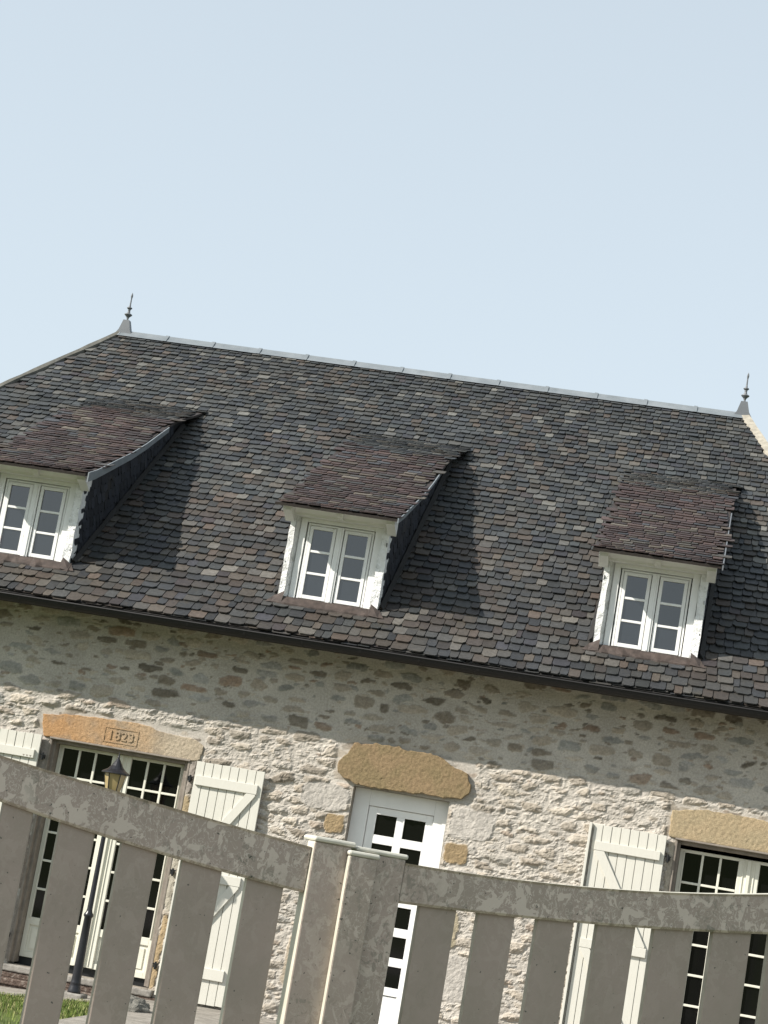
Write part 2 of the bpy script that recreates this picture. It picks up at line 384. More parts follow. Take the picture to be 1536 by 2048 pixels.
def dorm_col(x, y, u, rng):
    if y-.5*6.4 > 2.55+.5*mn.noise(Vector((x*3, y*2, 1.))): return slate_col(x, y-.0, u, rng)
    n = mn.noise(Vector((x*2.0+7, y*2.2, 2.)))
    r = rng.random()
    if r < .68+n*.35: c = rng.choice([(.066,.041,.038),(.055,.036,.034),(.078,.05,.043),(.06,.043,.041)])
    elif r < .9: c = rng.choice([(.09,.072,.056),(.075,.07,.058),(.062,.06,.058),(.10,.085,.062)])
    elif r < .965: c = (.055,.06,.068)
    else: c = (.13,.115,.09)
    k = rng.uniform(.42, .95); m_ = sum(c)/3
    return tuple((v*.85+m_*.15)*k*(1.03, .985, .97)[i] for i, v in enumerate(c))
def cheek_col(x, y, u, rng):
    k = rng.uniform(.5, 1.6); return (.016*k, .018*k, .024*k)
def slates(mb, mapf, ulen, vlen, ex, w0, w1, keep, colf, thick, seed, square=False):
    rng = random.Random(seed); exf = ex if callable(ex) else (lambda v, e_=ex: e_); W0, W1 = w0, w1
    vs_ = []; v = 0.0
    while v < vlen: vs_.append(v); v += exf(v)
    rows = len(vs_)
    for j, v in enumerate(vs_):
        ex = exf(v); k_ = ex/exf(0); k_ = k_**.5; w0, w1 = W0*k_, W1*k_
        u = -rng.uniform(0, w1)
        while u < ulen:
            w = rng.uniform(w0, w1)
            if rng.random() < .1: w *= .68
            cu, cv = u+w/2, v+ex*.5
            if keep(cu, cv):
                jv = rng.gauss(0, ex*.06)+ex*.10*mn.noise(Vector((u*1.3, v*.8, seed))); vb = v+jv; vt = v+ex*1.75
                if j > rows-3: vt = min(vt, vlen-.002)
                g = rng.uniform(.002, .0045); ch = rng.uniform(.10, .30)*ex if not square else rng.uniform(0, .1)*ex
                cw = w*rng.uniform(.08, .26); cw2 = w*rng.uniform(.08, .26); ch2 = ch*rng.uniform(.6, 1.3)
                rot = rng.gauss(0, .012)
                out = [(0+g, ch), (cw, 0), (w-cw2, 0), (w-g, ch2), (w-g, vt-vb), (g, vt-vb)]
                hb = thick*rng.uniform(1.7, 2.5); tilt = rng.gauss(0, thick*.18)
                top = []; 
                L = vt-vb
                if L < .05: u += w; continue
                for a, b in out:
                    h = hb*(1-b/L)+.002 + tilt*(a/w-.5)
                    top.append(mapf(u+a-rot*b, vb+b+rot*a, h))
                bot = [mapf(u+a-rot*b, vb+b+rot*a, hb*(1-b/L)+.002+tilt*(a/w-.5)-thick) for a, b in (out[0], out[1], out[2], out[3])]
                botv = [mapf(u+a, vb+b, -.004) for a, b in (out[4], out[5])]
                p = mapf(cu, cv, 0); c = colf(p[0], p[1] + .5*p[2], cu, rng)
                vs = top+bot+botv
                mb.add(vs, [(0,1,2,3,4,5),(6,7,1,0),(7,8,2,1),(8,9,3,2),(9,10,4,3),(11,6,0,5)], c)
            u += w
CU = 1/math.hypot(1, SL); SU = SL*CU
SX0 = hipL(YE)-.1
def front_map(u, v, h): return (SX0+u, YE+v*CU-h*SU, zroof(YE)+v*SU+h*CU)
def front_keep(u, v):
    x = SX0+u; y = YE+v*CU
    if x < hipL(y)+.06 or x > hipR(y)-.06: return False
    for xr in DORM_R:
        if xr-DW+.03 < x < xr-.03 and .05 < y < 3.3: return False
    return True
def build_roof():
    mb = MB(); VL = (YR-YE)/CU
    slates(mb, front_map, hipR(YE)-hipL(YE)+.4, VL, lambda v: .154-.036*v/VL, .078, .172, front_keep, slate_col, .0135, 5)
    # bedding course at the eave
    slates(mb, lambda u, v, h: front_map(u, v, h-.012), hipR(YE)-hipL(YE)+.4, .17, .166, .15, .24, lambda u, v: hipL(YE) < SX0+u < hipR(YE), slate_col, .008, 6, True)
    # hip planes
    yb = 2*YR-YE
    hs_ = math.hypot(HK, SL)/HK; 
    hl = (YR-YE)*HK; hz = (YR-YE)*SL; hlen = math.hypot(hl, hz); cu_, su_ = hl/hlen, hz/hlen
    for s in (-1, 1):
        ox = hipL(YE) if s < 0 else hipR(YE)
        f = lambda u, v, h, s=s, ox=ox: (ox - s*v*cu_ + s*h*su_, YE+u, zroof(YE)+v*su_+h*cu_)
        kp = lambda u, v: v/hlen*(YR-YE)+.30 < u < (yb-YE)-v/hlen*(YR-YE)-.30 and v < hlen-.35
        slates(mb, f, yb-YE, hlen, .16, .12, .2, kp, slate_col, .0095, 30+s, True)
    # back slope
    fb = lambda u, v, h: (SX0+u, yb-v*CU+h*SU, zroof(YE)+v*SU+h*CU)
    def kb(u, v):
        x = SX0+u; y = YE+v*CU; return hipL(y)+.30 < x < hipR(y)-.30
    slates(mb, fb, hipR(YE)-hipL(YE)+.4, VL, .25, .25, .4, kb, slate_col, .0095, 7, True)
    return H(mb, 'roof', M_SLATE, recalc=False)
roof = build_roof()
yb = 2*YR-YE; zl = zroof(YE)-.012
mb = MB()
A = [(hipL(YE),YE,zl),(hipR(YE),YE,zl),(hipR(YE),yb,zl),(hipL(YE),yb,zl),(RXL,YR,ZRG-.012),(RXR,YR,ZRG-.012)]
mb.add(A, [(0,1,5,4),(1,2,5),(2,3,4,5),(3,0,4)])
H(mb, 'roof_deck', M_UNDER, roof, recalc=False)
mb = MB(); mb.add([(WX0-.3,YE+.02,zl-.06),(WX1+.3,YE+.02,zl-.06),(WX1+.3,.06,zl+.0),(WX0-.3,.06,zl+.0)], [(0,1,2,3)])
mb.box(WX0-.3, WX1+.3, YE+.01, YE+.035, zl-.09, zl-.01)
H(mb, 'soffit', M_SOFFIT, roof)
# hip mortar
rng = random.Random(3)
for s, hx in ((-1, hipL), (1, hipR)):
    mb = MB(); n = 34; prev = None
    for i in range(n+1):
        y = YE+(YR-YE)*i/n; z = zroof(y); x = hx(y)
        w = (.035 if s < 0 else .085)+.02*rng.random()
        ring = [(x-s*w, y-.002, z-.004), (x-s*w*.92, y-.012, z+.032+.008*rng.random()), (x+s*.0, y-.01, z+.05+.008*rng.random()), (x+s*.045, y+.02, z-.06)]
        if prev:
            vs = prev+ring; mb.add(vs, [(0,1,5,4),(1,2,6,5),(2,3,7,6)])
        prev = ring
    H(mb, 'hip_edge', M_HIPL if s < 0 else M_MORTAR, roof, smooth=False)
# ridge cap
mb = MB()
def ridge_ring(x, e=0.0):
    pr = [(-.13-e, -.060), (-.06-e, -.006+e), (-.02, .035+e), (.02, .035+e), (.06+e, -.006+e), (.13+e, -.060)]
    return [(x, YR+a, ZRG+b+.012) for a, b in pr]
nseg = 13; xs_ = [RXL+.02+(RXR-RXL-.04)*i/nseg for i in range(nseg+1)]
sag = lambda x: 0.0
for i in range(nseg):
    a, b = xs_[i], xs_[i+1]; vs = ridge_ring(a)+ridge_ring(b)
    mb.add(vs, [(j, j+1, 7+j, 6+j) for j in range(5)])
    if i:
        vs = ridge_ring(a-.022, .009)+ridge_ring(a+.022, .009)
        mb.add(vs, [(j, j+1, 7+j, 6+j) for j in range(5)]+[(0,1,2,3,4,5),(6,7,8,9,10,11)])
mb.prism(ridge_ring(xs_[0]-.03, .003), (.03,0,0)); mb.prism(ridge_ring(xs_[-1], .003), (.03,0,0))
H(mb, 'ridge_cap', M_ZINC, roof, recalc=True)
for fx in (-6.225, 1.79):
    mb = MB(); z0 = ZRG+.005
    b = [(.11, .06, -.01), (.075, .055, .05), (.04, .04, .185)]
    vs = []
    for hx_, hy_, z in b: vs += [(fx-hx_, YR-hy_, z0+z), (fx+hx_, YR-hy_, z0+z), (fx+hx_, YR+hy_, z0+z), (fx-hx_, YR+hy_, z0+z)]
    mb.add(vs, [(0,1,5,4),(1,2,6,5),(2,3,7,6),(3,0,4,7),(4,5,9,8),(5,6,10,9),(6,7,11,10),(7,4,8,11),(8,9,10,11)])
    bo = H(mb, 'finial', M_ZDARK, roof)
    # the spike belongs to the finial mesh: rebuild as one object with both shapes
    me0 = MB()
    me0.v = list(mb.v); me0.f = list(mb.f)
    me0.lathe((fx, YR, z0+.18), [(.014,-.01),(.013,.03),(.02,.05),(.052,.082),(.05,.09),(.022,.105),(.016,.13),(.018,.155),(.036,.172),(.034,.18),(.015,.19),(.010,.22),(.008,.30),(.014,.335),(.012,.355),(.002,.385)], 14)
    bpy.data.objects.remove(bo)
    H(me0, 'finial', M_ZDARK, roof)

# ------------------------------------------------------------------ gutter
def tube_profile_along_x(mb, x0, x1, prof):
    vs = [(x0, y, z) for y, z in prof]+[(x1, y, z) for y, z in prof]; n = len(prof)
    mb.add(vs, [(i, i+1, n+i+1, n+i) for i in range(n-1)])
mb = MB(); GY, GZ, GR = YE-.052, 3.728, .064
prof = [(GY-GR*math.cos(a), GZ-GR*math.sin(a)) for a in np.linspace(0, math.pi, 15)]
prof = [(GY-GR-.012, GZ-.004), (GY-GR-.012, GZ+.008), (GY-GR, GZ+.008)]+prof
inn = [(GY+(GR-.004)*math.cos(a), GZ-(GR-.004)*math.sin(a)) for a in np.linspace(0, math.pi, 15)]
tube_profile_along_x(mb, WX0-.35, WX1+.35, prof+inn)
gut = H(mb, 'gutter', M_GUTTER, smooth=True, recalc=False)
for i in range(22):
    mb = MB(); x = WX0+.1+i*.57
    pr = [(GY-(GR+.004)*math.cos(a), GZ-(GR+.004)*math.sin(a)) for a in np.linspace(-.1, math.pi, 10)]
    tube_profile_along_x(mb, x, x+.018, pr)
    H(mb, 'gutter_bracket', M_GUTTER, gut, recalc=False)

# ------------------------------------------------------------------ dormers
DPROF = [(-.35, 5.065), (-.1, 5.145), (.53, 5.395), (1.0, 5.58), (1.46, 5.785), (1.92, 6.01), (2.46, 6.27), (2.85, 6.42), (3.2, 6.535), (3.62, 6.685)]
def dprof(s):      # arc-length -> y,z,tangent
    acc = 0
    for (y0, z0), (y1, z1) in zip(DPROF, DPROF[1:]):
        L = math.hypot(y1-y0, z1-z0)
        if s <= acc+L or (y1, z1) == DPROF[-1]:
            t = (s-acc)/L; return y0+(y1-y0)*t, z0+(z1-z0)*t, (y1-y0)/L, (z1-z0)/L
        acc += L
DL = sum(math.hypot(b[0]-a[0], b[1]-a[1]) for a, b in zip(DPROF, DPROF[1:]))
def dz(y):
    for (y0, z0), (y1, z1) in zip(DPROF, DPROF[1:]):
        if y <= y1: return z0+(z1-z0)*(y-y0)/(y1-y0)
    return DPROF[-1][1]
def frame_mesh(x0, x1, z0, z1, w, y0, y1, mb=None, wb=None, wt=None):
    mb = mb or MB(); wb = wb or w; wt = wt or w
    mb.box(x0, x0+w, y0, y1, z0, z1); mb.box(x1-w, x1, y0, y1, z0, z1)
    mb.box(x0+w, x1-w, y0+.0005, y1-.0005, z1-wt, z1-.0002); mb.box(x0+w, x1-w, y0+.0005, y1-.0005, z0+.0002, z0+wb)
    return mb
DORM_LABEL = ['dormer at the left edge of the roof', 'middle dormer', 'dormer on the right side of the roof']
for di, xr in enumerate(DORM_R):
    xl = xr-DW; yd = .015; zb, zt = 4.143, 5.02
    d = empty('dormer', ((xl+xr)/2-house.location.x, yd-house.location.y, zb), parent=house)
    d['label'] = DORM_LABEL[di]
    wy = yd+.062                                   # window plane
    fx1 = xr-.155; fx0 = fx1-.70; fz0, fz1 = 4.175, 4.975
    # plastered surround: posts, head, sill (rough, irregular)
    rg = random.Random(40+di)
    def rough_box(mb, x0, x1, y0, y1, z0, z1, n=9, amp=.004):
        vs = []; 
        for i in range(n+1):
            z = z0+(z1-z0)*i/n
            e = amp if 0 < i < n else amp*.4
            vs += [(x0+rg.uniform(-e, e), y0+rg.uniform(-e, e), z), (x1+rg.uniform(-e, e), y0+rg.uniform(-e, e), z), (x1, y1, z), (x0, y1, z)]
        fs = [(4*i+a, 4*i+(a+1) % 4, 4*i+4+(a+1) % 4, 4*i+4+a) for i in range(n) for a in range(4)]
        fs += [(0,3,2,1), (4*n, 4*n+1, 4*n+2, 4*n+3)]
        mb.add(vs, fs)
    mb = MB()
    rough_box(mb, xl+.003, xl+.062, yd-.008, wy+.09, zb-.02, zt, amp=.005)
    mb.prism([(xl+.062, yd-.003, zb+.01), (xl+.062, yd-.003, zt), (xl+.105, wy+.03, zt), (xl+.105, wy+.03, zb+.01)], (.0, .05, 0))
    H(mb, 'plaster_post', M_ROUGHW, d); mb = MB()
    rough_box(mb, xr-.085, xr-.003, yd-.008, wy+.09, zb-.02, zt, amp=.006)
    H(mb, 'plaster_post', M_ROUGHW, d)
    mb = MB()
    mb.box(xl+.1, fx0+.001, wy-.012, wy+.05, zb+.02, zt-.003); mb.box(fx1-.001, xr-.085, wy-.03, wy+.05, zb+.02, zt-.003)
    mb.box(fx0, fx1, wy-.014, wy+.05, fz1, zt-.004)
    mb.box(fx0-.02, xr-.088, yd-.02, wy+.05, zb+.0, fz0+.001)   # sill board
    H(mb, 'window_casing', M_WHITE, d, bevel=.004)
    # header under the eave with corbels
    mb = MB(); mb.box(xl-.03, xr+.03, yd-.045, yd+.12, zt-.005, zt+.075)
    mb.prism([(xl-.03, yd-.045, zt+.02), (xl-.03, yd-.10, zt+.078), (xl-.03, -.235, zt+.045), (xl-.03, -.235, zt+.062), (xl-.03, yd+.1, zt+.165), (xl-.03, yd+.1, zt+.07)], (xr-xl+.06, 0, 0))
    H(mb, 'eave_board', M_WHITE, d, bevel=.003)
    for cx, cw in ((xl-.055, .09), ((xl+xr)/2-.03, .06), (xr-.03, .09)):
        mb = MB(); x_ = cx
        mb.prism([(x_, yd-.002, zt-.075), (x_, yd-.10, zt-.03), (x_, -.20, zt+.0), (x_, -.20, zt+.05), (x_, yd-.002, zt+.072)], (cw, 0, 0)) if cw > .07 else \
            mb.prism([(x_, yd-.046, zt-.0), (x_, yd-.09, zt+.004), (x_, yd-.115, zt+.03), (x_, yd-.115, zt+.06), (x_, yd-.046, zt+.07)], (cw, 0, 0))
        H(mb, 'corbel', M_WHITE, d, bevel=.003)
    # window: outer frame, two sashes each of three panes
    mb = frame_mesh(fx0+.012, fx1-.012, fz0+.005, fz1-.005, .022, wy, wy+.05)
    mb.box((fx0+fx1)/2-.038, (fx0+fx1)/2+.032, wy-.022, wy+.01, fz0+.02, fz1-.012)
    mb.box((fx0+fx1)/2-.004, (fx0+fx1)/2+.014, wy-.03, wy-.021, fz0+.03, fz1-.022)
    H(mb, 'window_frame', M_WHITE, d, bevel=.003)
    mid = (fx0+fx1)/2
    for (a, b) in ((fx0+.038, mid-.045), (mid+.039, fx1-.038)):
        z0, z1 = fz0+.031, fz1-.031; w = .034
        mb = frame_mesh(a, b, z0, z1, w, wy-.008, wy+.035, wb=.038, wt=.034)
        hh = (z1-z0-.072)/3
        for q in (1, 2): mb.box(a+w, b-w, wy-.003, wy+.02, z0+.038+hh*q-.012, z0+.038+hh*q+.012)
        H(mb, 'sash', M_WHITE, d, bevel=.003)
        for q in range(3):
            mb = MB(); mb.box(a+w-.002, b-w+.002, wy+.012, wy+.018, z0+.036+hh*q, z0+.036+hh*(q+1))
            H(mb, 'pane', M_GLASS, d)
    # apron flashing
    mb = MB()
    pts = [(xl-.05, 0), (xr+.05, 0)]
    yb0, yb1 = yd+.02, yd-.10
    n = 16; vs = []
    for i in range(n+1):
        x = xl-.03+(DW+.06)*i/n; wv = .006*math.sin(i*2.1)+rg.uniform(-.012, .012)
        vs += [(x, yd-.012, zroof(yd)+.05), (x, yb1+wv, zroof(yb1)+.037+rg.uniform(0, .006)), (x, yb1+wv, zroof(yb1)+.012)]
    mb.add(vs, [(3*i, 3*i+3, 3*i+4, 3*i+1) for i in range(n)]+[(3*i+1, 3*i+4, 3*i+5, 3*i+2) for i in range(n)])
    for s, x in ((-1, xl-.03), (1, xr+.03)):
        mb.add([(x, yd-.02, zroof(yd)+.04), (x+s*.06, yd-.10, zroof(yd-.10)+.035), (x, yb1, zroof(yb1)+.036), (x-s*.10, yd-.02, zroof(yd)+.10), (x-s*.10, yb1, zroof(yb1)+.045)], [(0,1,2),(3,0,2,4)])
    H(mb, 'flashing', M_FLASH, d)
    # cheeks
    for s, x in ((1, xr), (-1, xl)):
        mb = MB()
        ys = [yd+.0, .3, .8, 1.3, 1.9, 2.5, 3.0, 3.4]
        vs = []
        for y in ys: vs += [(x-s*.02, y, zroof(y)-.03), (x-s*.02, y, dz(y)-.01)]
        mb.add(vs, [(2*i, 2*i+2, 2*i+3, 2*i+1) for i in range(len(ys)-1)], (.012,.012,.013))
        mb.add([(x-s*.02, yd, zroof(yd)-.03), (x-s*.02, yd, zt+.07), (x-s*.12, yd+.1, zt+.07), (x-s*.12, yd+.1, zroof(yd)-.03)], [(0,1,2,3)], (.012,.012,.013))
        ca, sa = math.cos(rad(22)), math.sin(rad(22))
        def mp(u, v, h, s=s, x=x):
            a = u-.6; b = v-.6
            return (x-s*.018+s*h, yd-.012+a*ca-b*sa, zb+a*sa+b*ca)
        def kp(u, v, s=s, x=x):
            p = mp(u, v, 0); return p[1] > yd+.06 and p[1] < 2.9 and zroof(p[1])-.0 < p[2] < dz(p[1])-.13
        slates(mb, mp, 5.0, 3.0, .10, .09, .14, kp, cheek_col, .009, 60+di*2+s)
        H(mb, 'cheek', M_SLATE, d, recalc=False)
        # soaker strip along the foot of the cheek
        mb = MB(); vs = []
        for i in range(24):
            y = yd+.05+i*.135; vs += [(x+s*.012, y, zroof(y)+.075+rg.uniform(-.008, .008)), (x+s*.055, y-.02, zroof(y)+.032)]
        mb.add(vs, [(2*i, 2*i+2, 2*i+3, 2*i+1) for i in range(23)])
        H(mb, 'soaker_strip', M_UNDER, d)
    # roof of the dormer
    mb = MB(); X0 = xl-.11; UL = DW+.21
    def flare(s): return 0.0 if s < 3.1 else (s-3.1)*0.02
    def mp(u, v, h, X0=X0):
        y, z, ty, tz = dprof(max(0, v)+0.0); f = flare(v)
        if v < 0: y += v*ty; z += v*tz
        return (X0+u+(u/UL-.5)*2*f, y-h*tz, z+h*ty)
    slates(mb, mp, UL, DL, .104, .09, .20, lambda u, v: -.0 < u < UL, dorm_col, .0085, 80+di)
    n = 30
    for i in range(n):
        s0, s1 = DL*i/n, DL*(i+1)/n
        vs = [mp(0, s0, -.004), mp(UL, s0, -.004), mp(UL, s1, -.004), mp(0, s1, -.004), mp(0, s0, -.03), mp(UL, s0, -.03), mp(UL, s1, -.03), mp(0, s1, -.03)]
        mb.add(vs, [(0,1,2,3),(4,5,6,7),(1,2,6,5),(0,3,7,4)]+([(0,1,5,4)] if i == 0 else []), (.035,.028,.025))
    H(mb, 'dormer_roof', M_SLATE, d, recalc=False)
    for s, x in ((1, X0+UL+(.03 if di == 0 else .006)),):
        mb = MB(); vs = []
        ss = np.linspace(-.01, 2.75 if di == 0 else 2.5, 24)
        for v in ss:
            y, z, ty, tz = dprof(v); hh = (.085 if di == 0 else .036)*(1-.45*v/2.75); z += (.01 if di == 0 and s > 0 else -.012 if s < 0 else .0)
            vs += [(x, y, z+.006), (x+s*.012, y, z+.006), (x+s*.012, y, z-.006-hh), (x, y, z-.006-hh)]
        m = len(ss)
        mb.add(vs, [(4*i+a, 4*i+4+a, 4*i+4+(a+1) % 4, 4*i+(a+1) % 4) for i in range(m-1) for a in range(4)]+[(0,1,2,3), (4*m-4, 4*m-3, 4*m-2, 4*m-1)])
        H(mb, 'verge_board', M_ZINC if di < 2 else M_ZDARK, d)

# ------------------------------------------------------------------ lintels
def lintel(pts, colf, prot, seed, name='lintel', jag=.008):
    # dense front face with relief, clipped to a polygon outline
    xs = [p[0] for p in pts]; zs = [p[1] for p in pts]; rg = random.Random(seed)
    out = []
    n = len(pts)
    for i in range(n):
        a, b = Vector(pts[i]), Vector(pts[(i+1) % n]); L = (b-a).length; m = max(1, int(L/.03))
        for j in range(m):
            p = a.lerp(b, j/m); nn = Vector((b-a).yx); nn.x *= -1; nn.normalize()
            w = (mn.noise(Vector((p.x*14, p.y*14, seed)))*jag*1.6+rg.uniform(-jag, jag)*.4)
            out.append(p+nn*w)
    bm = bmesh.new()
    vs = [bm.verts.new((p.x, 0, p.y)) for p in out]; bm.faces.new(vs)
    st = .013
    x = min(xs)+st
    def cut(co, no): bmesh.ops.bisect_plane(bm, geom=bm.verts[:]+bm.edges[:]+bm.faces[:], plane_co=co, plane_no=no)
    while x < max(xs): cut((x,0,0), (1,0,0)); x += st
    z = min(zs)+st
    while z < max(zs): cut((0,0,z), (0,0,1)); z += st
    bed = [e for e in bm.edges if len(e.link_faces) == 1]
    bverts = set(v for e in bed for v in e.verts)
    r = bmesh.ops.extrude_edge_only(bm, edges=bed)
    for v in r['geom']:
        if isinstance(v, bmesh.types.BMVert): v.co.y = prot+.03
    layer = bm.verts.layers.float_color.new('col')
    for v in bm.verts:
        if v.co.y < .01:
            h = .0065*mn.fractal(Vector((v.co.x*52, v.co.z*52, seed)), .9, 2, 3)
            v.co.y = -h+(.008 if v in bverts else 0)
        v[layer] = (*colf(v.co.x, v.co.z), 1)
    for v in bm.verts: v.co.y -= prot
    me = bpy.data.meshes.new(name); bm.to_mesh(me); bm.free(); me.materials.append(M_LINTEL)
    for p in me.polygons: p.use_smooth = True
    me.transform(Matrix.Translation(-house.location))
    o = bpy.data.objects.new(name, me); COL.objects.link(o); o.parent = house; return o
def lerp3(a, b, t): t = max(0, min(1, t)); return tuple(a[i]*(1-t)+b[i]*t for i in range(3))
def nz(x, z, s, k): return mn.fractal(Vector((x*s, z*s, k)), 1, 2, 4)
def colL(x, z):
    t = (x+4.3)/1.15+.25*nz(x, z, 4, 1); c = lerp3((.40,.235,.115), (.38,.30,.205), t)
    if x > -3.45: c = lerp3(c, (.40,.335,.25), (x+3.45)/.25)
    g = max(0, nz(x, z, 5, 4)); return tuple(v*(1-.2*g) for v in lerp3(c, (.30,.255,.20), g*.8))
def colD(x, z):
    g = nz(x, z, 6, 9); return lerp3((.250,.180,.105), (.215,.165,.092), .5+g)
def colR(x, z):
    g = nz(x, z, 6, 12); return lerp3((.38,.295,.185), (.34,.275,.175), .5+g)
l1 = lintel([(-4.555,2.665),(-4.2,2.70),(-3.82,2.715),(-3.55,2.72),(-3.30,2.675),(-2.97,2.655),(-2.88,2.60),(-2.90,2.47),(-2.96,2.447),(-4.44,2.447),(-4.50,2.45),(-4.53,2.52)], colL, .020, 3)
l1['label'] = 'orange and grey lintel carved with a date'
l2 = lintel([(-1.405,2.865),(-1.2,2.905),(-.97,2.905),(-.72,2.89),(-.56,2.87),(-.42,2.81),(-.28,2.75),(-.225,2.66),(-.232,2.565),(-.285,2.515),(-.40,2.50),(-.8,2.49),(-1.2,2.475),(-1.36,2.49),(-1.43,2.52),(-1.525,2.57),(-1.53,2.68),(-1.46,2.76)], colD, .050, 8, jag=.014)
l2['label'] = 'thick brown boulder-like lintel over the door'
l3 = lintel([(1.70,2.735),(2.0,2.785),(2.4,2.785),(2.8,2.76),(3.3,2.74),(3.36,2.6),(3.30,2.482),(1.78,2.482),(1.70,2.49)], colR, .022, 14)
l3['label'] = 'pale yellow pecked lintel'
# carved date in a frame
cu = bpy.data.curves.new('date', 'FONT'); cu.body = '1823'; cu.size = .125; cu.extrude = .004; cu.space_character = 1.12; cu.align_x = 'CENTER'; cu.offset = .0015
to = bpy.data.objects.new('tmp', cu); COL.objects.link(to)
me = bpy.data.meshes.new_from_object(to.evaluated_get(bpy.context.evaluated_depsgraph_get())); bpy.data.objects.remove(to)
me.transform(Matrix.Translation((-3.725, -.0248, 2.525)) @ Matrix.Rotation(math.pi/2, 4, 'X'))
mb = MB(); mb.v = [tuple(v.co) for v in me.vertices]; mb.f = [tuple(p.vertices) for p in me.polygons]; mb.c = [(.38,.28,.17)]*len(mb.v)
for a in ((-3.90,-3.55,2.633,2.643), (-3.90,-3.55,2.492,2.502), (-3.90,-3.89,2.503,2.632), (-3.56,-3.55,2.503,2.632)):
    mb.box(a[0], a[1], -.0258, -.015, a[2], a[3], (.38,.28,.17))
mb.c = [tuple(1.0*q for q in colL(v[0], v[2])) for v in mb.v]
dt = H(mb, 'carved_date', M_LINTEL, l1); 

# ------------------------------------------------------------------ french doors
def french_door(x0, op, label):
    x1 = x0+1.298; z0, z1 = .30, 2.40; y = REV
    d = empty('french_door', ((x0+x1)/2-house.location.x, y-house.location.y, z0), parent=house); d['label'] = label
    mb = MB()       # taupe outer casing
    a, b, zt_ = op[0], op[1], op[3]
    mb.box(a+.002, a+.045, .045, y+.05, .24, zt_-.003); mb.box(b-.055, b-.002, .045, y+.05, .24, zt_-.003); mb.box(a+.046, b-.056, .045, y+.05, zt_-.046, zt_-.003)
    mb.box(a-.01, a+.014, -.012, .05, .24, zt_-.01); mb.box(b-.014, b+.008, -.012, .05, .24, zt_-.01); mb.box(a-.012, b+.01, -.028, .05, zt_-.012, zt_+.006)
    H(mb, 'casing', M_TAUPE, d, bevel=.004)
    mb = MB(); mb.box(a, b, y+.03, y+.09, .221, .302); H(mb, 'door_gap_shade', M_IRON, d)  # black strip standing in for the shaded gap under the door
    mb = MB(); mb.box(x0+.559, x0+.757, y-.016, y+.03, z0+.005, z1-.002); mb.box(x0+.640, x0+.676, y-.034, y-.014, z0+.01, z1-.006)
    mb.box(x0+.600, x0+.612, y-.024, y-.015, z0+.02, z1-.01); mb.box(x0+.704, x0+.716, y-.024, y-.015, z0+.02, z1-.01)
    mb.box(x0, x1, y-.006, y+.03, z1-.03, z1)
    H(mb, 'centre_stile', M_CREAM, d, bevel=.004)
    for s in (0, 1):
        a = x0 if s == 0 else x0+.72; b = x0+.60 if s == 0 else x1
        ga = x0+.05 if s == 0 else x0+.761; gw = .507; zt_ = 2.37; zb_ = .69
        mb = MB(); mb.box(a+.001, ga, y-.004, y+.04, z0, z1-.03); mb.box(ga+gw, b-.001, y-.004, y+.04, z0, z1-.03)
        mb.box(ga, ga+gw, y-.0035, y+.04, z0+.0, z0+.055); mb.box(ga, ga+gw, y-.0035, y+.04, zb_-.075, zb_); mb.box(ga, ga+gw, y-.0035, y+.04, zt_, zt_+.01)
        # solid bottom panel
        mb.box(ga, ga+gw, y+.012, y+.03, z0+.055, zb_-.075); mb.box(ga+.03, ga+gw-.03, y+.002, y+.013, z0+.085, zb_-.105)
        # glazing bars
        for q in (1, 2): mb.box(ga+gw*q/3-.0115, ga+gw*q/3+.0115, y-.012, y+.02, zb_, zt_)
        for q in range(1, 6): z = zb_+(zt_-zb_)*q/6; mb.box(ga+.001, ga+gw-.001, y-.0105, y+.019, z-.011, z+.011)
        mb.box(ga-.014, ga-.001, y-.013, y-.003, zb_-.01, zt_+.01); mb.box(ga+gw+.001, ga+gw+.014, y-.013, y-.003, zb_-.01, zt_+.01)
        H(mb, 'sash', M_CREAM, d, bevel=.003)
        for cc in range(3):
            for rr in range(6):
                z = zb_+(zt_-zb_)*rr/6; mb = MB(); mb.box(ga+gw*cc/3+.001, ga+gw*(cc+1)/3-.001, y+.008, y+.012, z+.001, z+(zt_-zb_)/6-.001)
                H(mb, 'pane', M_DGLASS, d)
    return d
french_door(-4.378, OPS[0], 'french door behind the street lamp')
french_door(1.827, OPS[2], 'french door at the right edge')

